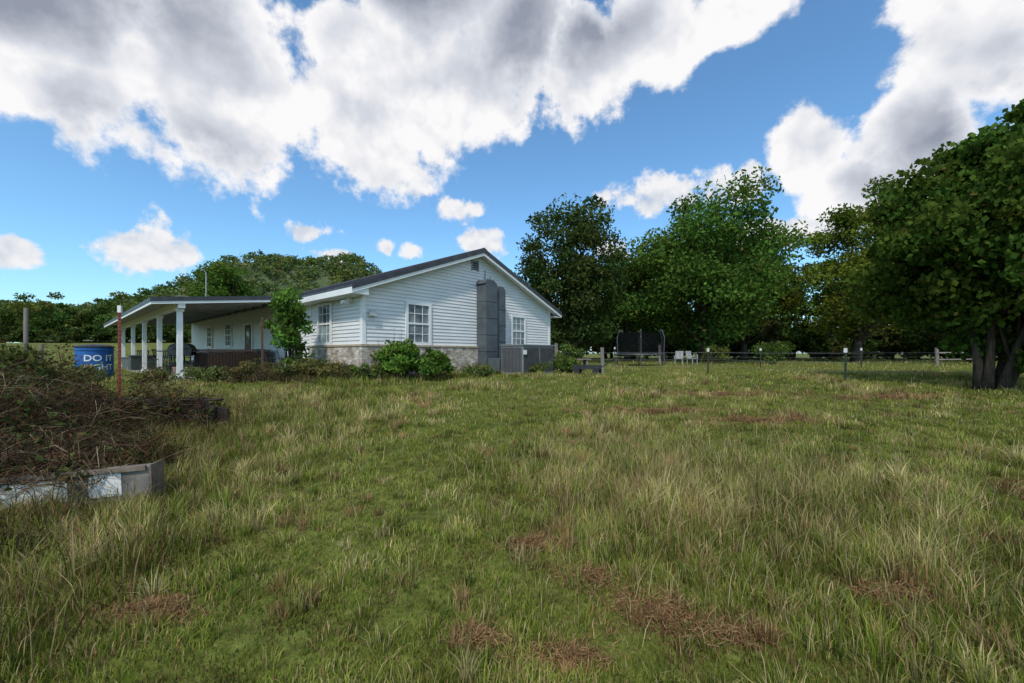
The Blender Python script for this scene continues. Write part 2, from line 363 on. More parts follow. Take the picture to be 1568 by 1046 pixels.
# shrubs
def shrub(name,x,y,r,h,base,leaf,nleaf,ncl,seed,z0=0.0,clr=None,ry=None,stalks=True):
    rg=np.random.default_rng(seed); zg=float(H(x,y))+z0; e=empty(name,(x,y,zg))
    C,cid,P=crown_points(rg,(0,0,h*.52),(r,ry or r,h*.5),ncl,nleaf,clr or r*.3,.4)
    P[:,2]=np.abs(P[:,2]); Vq=leafquads(P,leaf,rg,.3,.5); n=len(P)
    col=leafcolors(rg,base,n,cid,ncl)
    fastmesh('foliage',Vq.reshape(-1,3),np.arange(n*4),np.arange(0,n*4,4),np.repeat(col,4,0),LEAF,e)
    mb=MB()
    for c in C[:min(len(C),26)]:
        b0=(c[0]*.25,c[1]*.25,-z0-.05); mb.tube([b0,(c[0]*.6,c[1]*.6,c[2]*.5),tuple(c)],[.018,.012,.005],5)
    for k in range(int(10*r)+4):
        a=rg.uniform(0,6.283); rr=r*rg.uniform(0,.8); hh=h*rg.uniform(.9,1.25)*(1-.3*(rr/r)**2)
        mb.tube([(rr*math.cos(a)*.6,rr*math.sin(a)*.6,.1),(rr*math.cos(a),rr*math.sin(a),hh*.7),(rr*math.cos(a)*1.1,rr*math.sin(a)*1.1,hh)],[.008,.006,.003],4)
    mb.make('stems',BARK,e)
shrub('pokeweed_bush',-3.25,11.7,.80,1.28,(0.080,0.145,0.028),.14,3400,54,61,clr=.19)
shrub('pokeweed_bush',-2.35,12.1,.75,.9,(0.072,0.130,0.028),.13,2300,36,62,clr=.18)
shrub('sapling_bush',-6.85,12.3,.58,2.9,(0.080,0.145,0.032),.15,4200,44,63,clr=.26)
shrub('weed_clump',-6.2,11.7,.8,.6,(0.11,0.12,0.045),.09,2600,26,64)
shrub('weed_clump',-4.9,11.3,.7,.5,(0.13,0.12,0.05),.09,2200,24,65)
shrub('weed_clump',-4.0,11.2,.5,.55,(0.10,0.13,0.04),.09,1500,20,85)
shrub('weed_clump',-7.6,11.6,.8,.55,(0.12,0.10,0.045),.09,2200,24,66)
shrub('weed_clump',-8.9,11.8,.7,.45,(0.10,0.12,0.045),.09,1700,22,86)
shrub('weed_clump',-10.2,11.3,.6,.40,(0.11,0.12,0.04),.09,1500,20,87)
shrub('weed_clump',-13.1,12.2,.8,.55,(0.10,0.11,0.04),.09,1900,22,88)
shrub('weed_clump',-1.0,12.9,.6,.4,(0.10,0.12,0.045),.09,1500,20,76)
shrub('weed_clump',.9,14.0,.5,.45,(0.10,0.12,0.045),.09,1200,18,89)
shrub('weed_clump',2.1,15.6,.7,.7,(0.075,0.12,0.03),.11,1800,20,67)
shrub('weed_clump',2.6,18.5,.9,1.2,(0.08,0.12,0.035),.13,2000,20,68)
shrub('weed_clump',17.6,27,1.3,1.6,(0.06,0.10,0.025),.16,2400,24,69)
shrub('weed_clump',14.4,28,1.0,1.3,(0.09,0.11,0.03),.16,1800,20,70)
shrub('bramble_bush',-6.8,5.2,.7,.9,(0.060,0.078,0.025),.08,2400,34,77,clr=.2)
shrub('bramble_bush',-8.2,5.9,1.1,1.3,(0.062,0.078,0.025),.09,3400,40,78,clr=.22)
shrub('bramble_bush',-5.9,4.6,.7,.65,(0.075,0.062,0.026),.07,2000,28,79,clr=.18)
shrub('bramble_bush',-9.5,7.2,1.3,1.3,(0.055,0.072,0.024),.10,3600,40,80,clr=.26)
shrub('bramble_bush',-4.9,6.2,.6,.5,(0.085,0.085,0.03),.07,1500,22,90,clr=.15)

# ------------------------------------------------------------------ house
house=empty('ranch_house',(AX,AY,HZ),HR)
SID=pmat('white_vinyl_siding',(0.64,0.63,0.62),(0.73,0.72,0.71),scale=1.2,rough=.5,stretch=(1,1,3))
TRIM=pmat('white_trim',(0.74,0.73,0.71),(0.80,0.79,0.77),scale=3,rough=.45)
ROOF=pmat('dark_metal_roof',(0.045,0.045,0.052),(0.075,0.075,0.085),scale=3,rough=.45,metal=.3)
CORE=pmat('wall_core',(0.5,0.5,0.5),(0.55,0.55,0.55))
def brickmat(name,axis):
    m=bpy.data.materials.new(name); t=nt(m); L=t.links.new
    out=new(t,'ShaderNodeOutputMaterial'); b=new(t,'ShaderNodeBsdfPrincipled'); b.inputs['Roughness'].default_value=.85; L(b.outputs[0],out.inputs[0])
    tc=new(t,'ShaderNodeTexCoord'); sp=new(t,'ShaderNodeSeparateXYZ'); cb=new(t,'ShaderNodeCombineXYZ'); L(tc.outputs['Object'],sp.inputs[0])
    L(sp.outputs[axis],cb.inputs[0]); L(sp.outputs['Z'],cb.inputs[1])
    br=new(t,'ShaderNodeTexBrick'); br.inputs['Scale'].default_value=1.0; br.inputs['Brick Width'].default_value=.215; br.inputs['Row Height'].default_value=.075; br.inputs['Mortar Size'].default_value=.009
    br.inputs['Color1'].default_value=(.64,.58,.51,1); br.inputs['Color2'].default_value=(.30,.245,.195,1); br.inputs['Mortar'].default_value=(.44,.40,.35,1)
    L(cb.outputs[0],br.inputs['Vector'])
    n=new(t,'ShaderNodeTexNoise'); n.inputs['Scale'].default_value=5; n.inputs['Detail'].default_value=8; L(tc.outputs['Object'],n.inputs['Vector'])
    r=new(t,'ShaderNodeValToRGB'); r.color_ramp.elements[0].position=.38; r.color_ramp.elements[0].color=(.65,.58,.51,1); r.color_ramp.elements[1].position=.62; r.color_ramp.elements[1].color=(1.15,1.13,1.10,1)
    mx=new(t,'ShaderNodeMix',data_type='RGBA',blend_type='MULTIPLY'); mx.inputs[0].default_value=1
    L(n.outputs['Fac'],r.inputs[0]); L(br.outputs['Color'],mx.inputs[6]); L(r.outputs[0],mx.inputs[7]); L(mx.outputs[2],b.inputs['Base Color'])
    bp=new(t,'ShaderNodeBump'); bp.inputs['Strength'].default_value=.7; bp.inputs['Distance'].default_value=.012; bp.invert=True; L(br.outputs['Fac'],bp.inputs['Height']); L(bp.outputs[0],b.inputs['Normal'])
    return m
BRX=brickmat('whitewashed_brick_gable','X'); BRY=brickmat('whitewashed_brick_side','Y')
SILL=pmat('brick_ledge',(.34,.25,.16),(.48,.39,.27),scale=14,rough=.85)
BT=1.0
mb=MB(); mb.prism([(0,-.3),(W,-.3),(W,WT),(W/2,RG),(0,WT)],0.0,LN); mb.make('walls',CORE,house)
mb=MB(); mb.box(-.09,W+.09,-.09,-.004,-.35,BT); mb.make('brick_wainscot_gable',BRX,house)
mb=MB(); mb.box(-.088,-.004,-.002,3.55,-.35,BT); mb.box(-.03,-.004,3.56,LN,-.35,.35); mb.make('brick_wainscot_side',BRY,house)
mb=MB(); mb.box(-.115,W+.115,-.115,-.003,BT+.002,BT+.07); mb.box(-.114,-.004,-.002,3.57,BT+.003,BT+.068); mb.make('brick_ledge',SILL,house,bevel=.008)
def siding_gable(mb,z0,z1,y_in,y_out,wd):
    z=z0
    while z<z1-.01:
        a=z; bb=min(z+.115,z1)
        def ext(zz):
            if zz<=WT: return 0.0,wd
            o=(zz-WT)/SL; return o,wd-o
        l0,r0=ext(a); l1,r1=ext(bb)
        if r1-l1<.05: break
        mb.poly([(l0,y_out,a),(r0,y_out,a),(r1,y_in,bb),(l1,y_in,bb)])
        mb.poly([(l0,y_in,a),(r0,y_in,a),(r0,y_out,a),(l0,y_out,a)])
        z=bb
mb=MB(); siding_gable(mb,BT+.07,RG,-.010,-.034,W); mb.make('siding_gable',SID,house)
mb=MB()
z=BT+.07
while z<WT-.02:
    mb.poly([(-.034,0,z),(-.034,3.55,z),(-.010,3.55,z+.115),(-.010,0,z+.115)]); mb.poly([(-.010,0,z),(-.010,3.55,z),(-.034,3.55,z),(-.034,0,z)]); z+=.115
z=.36
while z<WT-.02:
    mb.poly([(-.034,3.6,z),(-.034,LN,z),(-.010,LN,z+.115),(-.010,3.6,z+.115)]); mb.poly([(-.010,3.6,z),(-.010,LN,z),(-.034,LN,z),(-.034,3.6,z)]); z+=.115
mb.make('siding_side',SID,house)
mb=MB(); mb.box(-.045,.07,-.047,-.001,BT+.072,WT+.0); mb.box(-.046,-.001,.0,.11,BT+.072,WT-.01); mb.box(W-.07,W+.045,-.047,-.001,BT+.072,WT)
mb.box(-.045,-.001,3.45,3.58,BT+.072,WT-.01)
mb.make('corner_trim',TRIM,house)
# roof
OH=.5; GO=.36; T1=.10
def rz(u): return WT+.06+SL*(u if u<=W/2 else W-u)
mb=MB(); mb.prism([(-OH,rz(-OH)),(W/2,rz(W/2)),(W+OH,rz(W+OH)),(W+OH,rz(W+OH)+.07),(W/2,rz(W/2)+.08),(-OH,rz(-OH)+.07)],-GO,LN+GO)
v=-GO+.02
while v<LN+GO:
    for s in (0,1):
        f=(lambda u:u) if s==0 else (lambda u:W-u)
        mb.prism([(f(-OH+.01),rz(-OH)+.071),(f(W/2-.02),rz(W/2)+.073),(f(W/2-.02),rz(W/2)+.10),(f(-OH+.01),rz(-OH)+.10)],v,v+.035)
    v+=.45
mb.prism([(W/2-.16,rz(W/2)+.045),(W/2,rz(W/2)+.105),(W/2+.16,rz(W/2)+.045),(W/2+.14,rz(W/2)+.07),(W/2,rz(W/2)+.13),(W/2-.14,rz(W/2)+.07)],-GO-.01,LN+GO)
mb.prism([(-OH-.02,rz(-OH)-.055),(W/2,rz(W/2)-.065),(W+OH+.02,rz(W+OH)-.055),(W+OH+.02,rz(W+OH)+.085),(W/2,rz(W/2)+.095),(-OH-.02,rz(-OH)+.085)],-GO-.022,-GO-.002)
mb.make('metal_roof',ROOF,house)
mb=MB()
mb.prism([(-OH+.01,rz(-OH)-.15),(W/2,rz(W/2)-.17),(W+OH-.01,rz(W+OH)-.15),(W+OH-.01,rz(W+OH)-.048),(W/2,rz(W/2)-.052),(-OH+.01,rz(-OH)-.048)],-GO,-GO+.03)
mb.prism([(-OH+.01,rz(-OH)-.10),(W/2,rz(W/2)-.08),(W+OH-.01,rz(W+OH)-.10),(W+OH-.01,rz(W+OH)-.02),(W/2,rz(W/2)-.015),(-OH+.01,rz(-OH)-.02)],-GO+.031,-.036)
mb.box(-OH-.02,-OH+.005,-GO,5.1,rz(-OH)-.17,rz(-OH)+.0)     # eave fascia
mb.box(-OH+.006,-.036,-GO+.032,5.1,rz(-OH)-.165,rz(-OH)-.14)   # flat soffit
mb.prism([(-OH+.006,rz(-OH)-.17),(0.0,rz(-OH)-.17),(0.0,rz(0)-.10),(-OH+.006,rz(-OH)-.10)],-GO+.033,-GO+.06) # boxed return
mb.box(W+OH-.005,W+OH+.02,-GO,LN,rz(-OH)-.17,rz(-OH)); mb.box(W+.03,W+OH-.006,-GO+.032,LN,rz(-OH)-.165,rz(-OH)-.14)
mb.make('soffit_and_fascia',TRIM,house)
# attic vent
DK=pmat('dark_opening',(.012,.012,.014),(.03,.03,.03),scale=6,rough=.8)
mb=MB(); mb.box(W/2-.3,W/2-.02,-.05,-.02,RG-.62,RG-.30); mb.make('attic_vent',DK,house)
mb=MB()
for k in range(4): mb.box(W/2-.3,W/2-.02,-.062,-.052,RG-.60+k*.08,RG-.57+k*.08)
mb.box(W/2-.34,W/2-.30,-.06,-.01,RG-.66,RG-.26); mb.box(W/2-.02,W/2+.02,-.06,-.01,RG-.66,RG-.26)
mb.make('attic_vent_frame',pmat('vent_frame',(.2,.2,.2),(.3,.3,.3)),house)
# windows
GL=pmat('window_glass',(.08,.095,.11),(.26,.28,.29),scale=1.6,rough=.08,spec=.6,lo=.4,hi=.6)
def window(axis,a0,a1,z0,z1,cols=3,rows=4,tag='window'):
    f=MB(); g=MB()
    def bx(m,p0,p1,d0,d1,q0,q1):
        if axis=='x': m.box(p0,p1,-d1,-d0,q0,q1)
        else: m.box(-d1,-d0,p0,p1,q0,q1)
    bx(g,a0+.03,a1-.03,.036,.046,z0+.03,z1-.03)
    fw=.055
    bx(f,a0-.04,a1+.04,.035,.085,z1-fw,z1+.03); bx(f,a0-.04,a1+.04,.035,.09,z0-.04,z0+fw)
    bx(f,a0-.04,a0+fw,.036,.083,z0+fw,z1-fw); bx(f,a1-fw,a1+.04,.036,.083,z0+fw,z1-fw)
    zm=(z0+z1)/2; bx(f,a0+fw,a1-fw,.047,.075,zm-.028,zm+.028)
    for c in range(1,cols):
        x=a0+(a1-a0)*c/cols; bx(f,x-.011,x+.011,.047,.058,z0+fw,zm-.028); bx(f,x-.011,x+.011,.047,.058,zm+.028,z1-fw)
    for r in range(1,rows):
        if r*2==rows: continue
        z=z0+(z1-z0)*r/rows; bx(f,a0+fw,a1-fw,.0465,.056,z-.011,z+.011)
    f.make(tag+'_frame',TRIM,house); g.make(tag+'_glass',GL,house)
window('x',1.45,2.37,1.10,2.42); window('x',6.54,7.42,1.10,2.36)
window('y',1.92,2.85,1.10,2.42); window('y',16.5,17.6,1.15,2.3,tag='porch_window')
window('y',12.8,13.9,1.15,2.3,tag='porch_window')
WOOD=pmat('brown_wood',(.075,.035,.018),(.15,.075,.04),scale=5,rough=.6,stretch=(1,1,6))
mb=MB(); mb.box(-.07,-.036,9.7,10.65,.05,2.1); mb.make('front_door',WOOD,house)
mb=MB(); mb.box(-.08,-.035,9.6,9.7,.05,2.18); mb.box(-.08,-.035,10.65,10.75,.05,2.18); mb.box(-.08,-.035,9.7,10.65,2.1,2.18); mb.make('door_frame',TRIM,house)
mb=MB(); mb.box(-.078,-.071,9.95,10.4,1.2,1.95); mb.make('door_glass',GL,house)
# porch
def pz(u): return 2.88+(u-.1)*.115
PV0,PV1=5.1,LN
mb=MB(); mb.prism([(-4.0,pz(-4)),(.12,pz(.12)),(.12,pz(.12)+.05),(-4.0,pz(-4)+.05)],PV0,PV1)
v=PV0+.02
while v<PV1: mb.prism([(-3.99,pz(-4)+.051),(.1,pz(.1)+.051),(.1,pz(.1)+.08),(-3.99,pz(-4)+.08)],v,v+.035); v+=.45
mb.prism([(-4.02,pz(-4)-.05),(.1,pz(.1)-.05),(.1,pz(.1)+.08),(-4.02,pz(-4)+.08)],PV0-.02,PV0-.002)
mb.box(-4.022,-4.002,PV0,PV1,pz(-4)-.04,pz(-4)+.06)
mb.make('porch_metal_roof',ROOF,house)
mb=MB()
mb.prism([(-3.99,pz(-4)-.13),(.0,pz(0)-.13),(.0,pz(0)-.032),(-3.99,pz(-4)-.032)],PV0-.001,PV0+.03)
mb.box(-3.998,-3.97,PV0+.031,PV1,pz(-4)-.13,pz(-4)-.002)
mb.box(-3.36,-3.18,PV0+.035,PV1-.1,pz(-3.3)-.26,pz(-3.3)-.04)
for v in (5.45,9.1,12.9,16.7,20.9):
    mb.box(-3.34,-3.20,v-.07,v+.07,-.35,pz(-3.3)-.262)
    mb.box(-3.37,-3.17,v-.10,v+.10,-.05,.09); mb.box(-3.37,-3.17,v-.10,v+.10,pz(-3.3)-.36,pz(-3.3)-.265)
mb.make('porch_posts_and_beam',TRIM,house)
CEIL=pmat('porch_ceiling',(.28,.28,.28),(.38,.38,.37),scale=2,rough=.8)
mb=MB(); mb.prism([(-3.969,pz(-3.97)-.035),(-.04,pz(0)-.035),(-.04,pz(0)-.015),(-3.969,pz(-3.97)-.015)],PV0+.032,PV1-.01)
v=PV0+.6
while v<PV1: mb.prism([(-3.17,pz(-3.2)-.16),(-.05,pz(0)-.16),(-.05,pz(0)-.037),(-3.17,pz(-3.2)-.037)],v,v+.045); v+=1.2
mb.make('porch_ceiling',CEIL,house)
CONC=pmat('concrete',(.22,.21,.19),(.32,.31,.28),scale=4,rough=.9,bump=.2)
mb=MB(); mb.box(-3.5,-.1,5.2,LN,-.4,-.02); mb.make('porch_slab',CONC,house,bevel=.01)
# ducts
DUCT=pmat('grey_sheet_metal_duct',(.062,.074,.084),(.10,.115,.125),scale=2.5,rough=.6,metal=.0)
def duct(mb,u0,u1,d,z0,z1):
    y0=-.036
    mb.prism([(u0,z0),(u1,z0),(u1,z1-.02),(u1-.06,z1),(u0+.06,z1),(u0,z1-.02)],y0-d,y0)
    z=z0+.35
    while z<z1-.2: mb.box(u0-.015,u1+.015,y0-d-.015,y0-.001,z,z+.03); z+=.62
mb=MB(); duct(mb,4.55,5.18,.50,-.1,3.38); duct(mb,5.3,5.72,.42,.9,3.26)
mb.prism([(4.50,3.385),(5.22,3.385),(5.02,3.56),(4.62,3.56)],-.50,-.037)
mb.prism([(5.27,3.265),(5.76,3.265),(5.62,3.40),(5.40,3.40)],-.42,-.038)
mb.box(4.60,5.70,-1.15,-.56,.15,.62); mb.box(5.30,5.72,-.455,-.037,.62,.895)
mb.make('hvac_ducts',DUCT,house,bevel=.01)
mb=MB(); mb.tube([(W/2+.35,-.06,RG-.55),(W/2+.32,-.07,3.4)],.012,5); mb.tube([(W/2+.62,-.06,RG-.75),(W/2+.60,-.07,3.2)],.010,5); mb.make('wall_cables',DK,house)
mb=MB(); mb.box(.15,.35,-.16,-.04,1.9,2.06); mb.make('electric_box',pmat('grey_box',(.4,.4,.4),(.5,.5,.5)),house)
mb=MB(); mb.tube([(-.25,.55,2.35),(-.13,.55,2.42),(-.03,.55,2.42)],.03); mb.box(-.36,-.2,.47,.63,2.27,2.36); mb.make('flood_light',TRIM,house)
mb=MB(); mb.tube([(.5,20.6,2.9),(.5,20.6,6.0)],.035); mb.tube([(.5,20.6,5.9),(.38,20.6,6.12),(.22,20.6,6.05)],.035); mb.make('service_mast',pmat('galvanised',(.3,.3,.3),(.45,.45,.45),metal=.6,rough=.5),house)

# ---------------- AC unit
ux,uy=toworld(5.5,-1.75)
ac=empty('air_conditioner_unit',(ux,uy,.66),HR)
ACM=pmat('ac_grey_paint',(.17,.175,.18),(.22,.225,.23),scale=4,rough=.6)
mb=MB(); mb.box(-.9,.9,-.5,.5,.08,1.10); mb.box(-.93,.93,-.53,.53,1.10,1.15); mb.make('cabinet',ACM,ac,bevel=.012)
mb=MB()
for k in range(14):
    x=-.86+k*.062; mb.box(x,x+.034,-.525,-.501,.18,1.04)
for k in range(13):
    x=.07+k*.062; mb.box(x,x+.034,-.525,-.501,.18,1.04)
for k in range(14): y=-.44+k*.065; mb.box(.901,.92,y,y+.035,.18,1.04); mb.box(-.92,-.901,y,y+.035,.18,1.04)
mb.make('louvres',pmat('ac_louvre',(.045,.048,.052),(.07,.075,.08),scale=5,rough=.7),ac)
mb=MB(); mb.box(-.98,.98,-.6,.6,-.15,.079); mb.make('pad',CONC,ac)
mb=MB(); mb.box(-.91,-.76,-.56,-.53,.80,.95); mb.make('service_label',TRIM,ac)

# ---------------- hot tub
hx_,hy_=toworld(-1.3,7.7)
ht=empty('hot_tub',(hx_,hy_,HZ-.02),HR)
mb=MB(); mb.box(-.98,.98,-.98,.98,0,.86); mb.make('cabinet',WOOD,ht,bevel=.06)
mb=MB()
for k in range(20):
    x=-.95+k*.1; mb.box(x,x+.02,-1.0,-.981,.05,.82); mb.box(-1.0,-.981,x,x+.02,.05,.82)
mb.make('slats',pmat('dark_brown',(.04,.02,.012),(.06,.03,.02)),ht)
mb=MB(); mb.box(-1.04,1.04,-1.04,-.01,.87,.97); mb.box(-1.04,1.04,.01,1.04,.87,.97); mb.make('cover',pmat('brown_vinyl',(.14,.09,.07),(.2,.13,.10),rough=.5),ht,bevel=.03)
# ---------------- grill
BLK=pmat('black_enamel',(.015,.015,.017),(.035,.035,.038),rough=.35)
gx,gy=toworld(-2.75,8.2)
gr=empty('barbecue_grill',(gx,gy,HZ-.02),HR-.5)
mb=MB(); mb.prism([(-.35,.75),(.35,.75),(.38,.95),(.3,1.12),(.12,1.2),(-.12,1.2),(-.3,1.12),(-.38,.95)],-.25,.25); mb.box(-.7,-.39,-.22,.22,.88,.92); mb.box(.39,.7,-.22,.22,.88,.92)
for sx in (-.33,.3):
    for sy in (-.22,.19): mb.box(sx,sx+.04,sy,sy+.04,0,.75)
mb.box(-.33,.33,-.2,.2,.15,.18); mb.tube([(-.25,-.3,1.0),(.25,-.3,1.0)],.015); mb.make('body',BLK,gr,bevel=.012)
# patio furniture
def chair(name,x,y,z,rot,mat,s=1.0):
    e=empty(name,(x,y,z),rot); mb=MB()
    for sx in (-.25,.22):
        for sy in (-.25,.22): mb.box(sx*s,(sx+.035)*s,sy*s,(sy+.035)*s,0,.42*s)
    mb.box(-.27*s,.27*s,-.27*s,.27*s,.42*s,.45*s)
    for k in range(6): x0=(-.26+k*.09)*s; mb.poly([(x0,.25*s,.46*s),(x0+.06*s,.25*s,.46*s),(x0+.06*s,.38*s,.95*s),(x0,.38*s,.95*s)])
    mb.box(-.27*s,.27*s,.36*s,.40*s,.93*s,.98*s)
    for sx in (-.3,.26): mb.box(sx*s,(sx+.05)*s,-.25*s,.3*s,.62*s,.65*s); mb.box(sx*s,(sx+.03)*s,-.25*s,-.22*s,.42*s,.619*s)
    mb.make('chair_frame',mat,e)
GRN=pmat('dark_patio_metal',(.02,.03,.025),(.04,.05,.045),rough=.5)
for (u_,v_,r_) in ((-2.3,11.2,1.0),(-1.7,13.6,2.0),(-2.6,14.6,.2),(-.5,5.9,2.6),(-2.9,17.8,.4),(-2.9,10.2,1.8)):
    cx_,cy_=toworld(u_,v_); chair('patio_chair',cx_,cy_,HZ-.02,r_,GRN)
cx_,cy_=toworld(-2.2,12.4); tbl=empty('patio_table',(cx_,cy_,HZ-.02),HR); mb=MB(); mb.tube([(0,0,.70),(0,0,.73)],.55,24); mb.tube([(0,0,0),(0,0,.7)],.03,8); mb.box(-.3,.3,-.03,.03,0,.03); mb.box(-.03,.03,-.3,-.031,0,.03); mb.box(-.03,.03,.031,.3,0,.03); mb.make('table',GRN,tbl)
for (u_,v_,s_,c_) in ((-.6,11.8,1.0,(.10,.11,.13)),(-.5,15.2,.9,(.22,.12,.07)),(-2.9,19.0,1.1,(.08,.09,.08)),(-2.9,6.7,.6,(.20,.16,.12)),(-2.4,9.4,.8,(.06,.05,.05)),(-2.9,15.8,1.3,(.05,.06,.05))):
    cx_,cy_=toworld(u_,v_); sb=empty('storage_bin',(cx_,cy_,HZ-.02),HR+v_*.1); mb=MB(); mb.prism([(-.3*s_,0),(.3*s_,0),(.36*s_,.5*s_),(-.36*s_,.5*s_)],-.45*s_,.45*s_); mb.box(-.38*s_,.38*s_,-.48*s_,.48*s_,.501*s_,.56*s_); mb.make('bin',pmat('bin_plastic',c_,tuple(k*1.3 for k in c_),rough=.5),sb,bevel=.02)
cx_,cy_=toworld(-3.0,7.1); cl_=empty('flower_pot',(cx_,cy_,HZ-.02),0); mb=MB(); mb.tube([(0,0,0),(0,0,.3),(0,0,.34)],[.13,.2,.21],14); mb.make('pot',pmat('terracotta',(.28,.10,.05),(.36,.15,.08)),cl_)
PLW=pmat('white_plastic',(.34,.34,.34),(.42,.42,.42),rough=.5)
chair('garden_chair',10.9,26,float(H(10.9,26)),-.5,PLW,.9); chair('garden_chair',11.9,26.3,float(H(11.9,26.3)),.4,PLW,.9)

# ---------------- blue barrel bin
BLU=pmat('blue_plastic',(.012,.085,.30),(.02,.12,.38),scale=3,rough=.4)
dx,dy=-15.2,14.5; BR=.50
dm=empty('blue_barrel',(dx,dy,float(H(dx,dy))-.02),math.atan2(-dx,dy)+.25)
mb=MB(); mb.tube([(0,0,0),(0,0,.03),(0,0,.12),(0,0,.14),(0,0,.17),(0,0,.19),(0,0,.98),(0,0,1.0),(0,0,1.03),(0,0,1.05),(0,0,1.12),(0,0,1.15)],[BR-.05,BR-.01,BR,BR+.025,BR+.025,BR,BR,BR+.025,BR+.025,BR,BR-.01,BR-.05],40)
mb.make('drum',BLU,dm)
mb=MB(); mb.tube([(0,0,1.10),(0,0,1.14)],[BR+.03,BR+.03],40); mb.tube([(0,0,1.141),(0,0,1.19),(0,0,1.23)],[BR+.02,BR*.8,.1],40); mb.make('lid',pmat('dark_lid',(.01,.012,.016),(.03,.035,.04),rough=.5),dm)
for txt,z,s in (('DO IT',.62,.31),('RIGHT',.30,.29)):
    c=bpy.data.curves.new('lettering_tmp','FONT'); c.body=txt; c.size=s; c.align_x='CENTER'; c.offset=.005; c.resolution_u=3
    o=bpy.data.objects.new('tmp_text',c); COL.objects.link(o)
    bpy.context.view_layer.update()
    me=bpy.data.meshes.new_from_object(o.evaluated_get(bpy.context.evaluated_depsgraph_get())); bpy.data.objects.remove(o)
    import bmesh
    bm=bmesh.new(); bm.from_mesh(me); bmesh.ops.triangulate(bm,faces=bm.faces); bmesh.ops.subdivide_edges(bm,edges=bm.edges,cuts=2,use_grid_fill=True)
    for vv in bm.verts:
        a=vv.co.x/(BR+.008); zc=vv.co.y; vv.co=Vector(((BR+.008)*math.sin(a),-(BR+.008)*math.cos(a),z+zc))
    bm.to_mesh(me); bm.free(); me.name='lettering'; me.materials.clear(); me.materials.append(TRIM)
    link(bpy.data.objects.new('lettering',me),dm)

# ---------------- rusty rod, posts, fence
RUST=pmat('rusty_red_steel',(.16,.03,.022),(.24,.055,.035),scale=12,rough=.7)
GREYW=pmat('weathered_wood',(.15,.13,.11),(.26,.23,.20),scale=8,rough=.9,bump=.5,stretch=(1,1,.15))
def tpost(name,x,y,h,mat,tip=True,w=.035):
    z=float(H(x,y)); e=empty(name,(x,y,z),.4); mb=MB()
    mb.box(-w/2,w/2,-.004,.004,-.2,h); mb.box(-.004,.004,.0045,w,-.2,h)
    k=.1
    while k<h: mb.box(-.008,.008,-.014,-.0045,k,k+.02); k+=.07
    mb.make('stake',mat,e)
    if tip: mb=MB(); mb.box(-w/2-.003,w/2+.003,-.017,w+.004,h-.12,h+.004); mb.make('painted_tip',TRIM,e)
tpost('red_steel_stake',-6.95,7.05,1.88,RUST,True,.042)
x,y=-7.15,11.4; tpost('rusty_stake',x,y,1.85,pmat('brown_rust',(.06,.03,.02),(.10,.05,.03)),False,.06)
GST=pmat('green_post_steel',(.03,.045,.03),(.06,.07,.05),rough=.6)
posts=[(9.4,11.2,.95),(7.25,14.7,.95),(18.0,20.5,1.0),(12.5,20.0,1.0),(6.2,24,1.1)]
for p in posts: tpost('steel_fence_post',p[0],p[1],p[2],GST,True,.045)
def wpost(name,x,y,h,r=.07):
    z=float(H(x,y)); e=empty(name,(x,y,z)); mb=MB(); mb.tube([(0,0,-.2),(.01,0,h*.5),(.0,.01,h)],[r*1.05,r,r*.92],10); mb.make('post',GREYW,e)
wpost('wooden_post',-17.1,14,2.45,.06); wpost('wooden_fence_post',3.35,14.8,1.0,.07); wpost('wooden_fence_post',1.95,17.6,1.2,.08)
wpost('wooden_fence_post',25.6,24,1.1,.09); wpost('wooden_fence_post',29.6,24.5,1.1,.09); wpost('wooden_fence_post',-26,22,1.3,.08); wpost('wooden_fence_post',10.0,27,1.3,.08)
fr=empty('rail_fence'); mb=MB(); z=float(H(27,24)); mb.tube([(25.6,23.9,z+.75),(29.6,24.4,z+.78)],.05); mb.tube([(25.6,23.9,z+.35),(29.6,24.4,z+.38)],.04); mb.make('rails',GREYW,fr)
wf=empty('wire_fence'); mb=MB()
line=[(1.95,17.6),(3.35,14.8),(7.25,14.7),(9.4,11.2),(16,10.9)]
line2=[(6.2,24),(12.5,20),(18,20.5),(25.6,24)]
for ln in (line,line2):
    for hh in (.3,.55,.8):
        for a_,b_ in zip(ln[:-1],ln[1:]):
            za,zb_=float(H(*a_)),float(H(*b_)); mb.tube([(a_[0],a_[1],za+hh),((a_[0]+b_[0])/2,(a_[1]+b_[1])/2,(za+zb_)/2+hh-.02),(b_[0],b_[1],zb_+hh)],.003,4)
mb.make('wires',pmat('wire_steel',(.2,.2,.2),(.3,.3,.3),metal=.6),wf)
ul=empty('utility_wire'); mb=MB()
for q in (0,.5):
    mb.tube([(13+k*2.2,40,6.6+q+.004*(k-7)**2) for k in range(15)],.012,5)
mb.make('cable',BLK,ul)

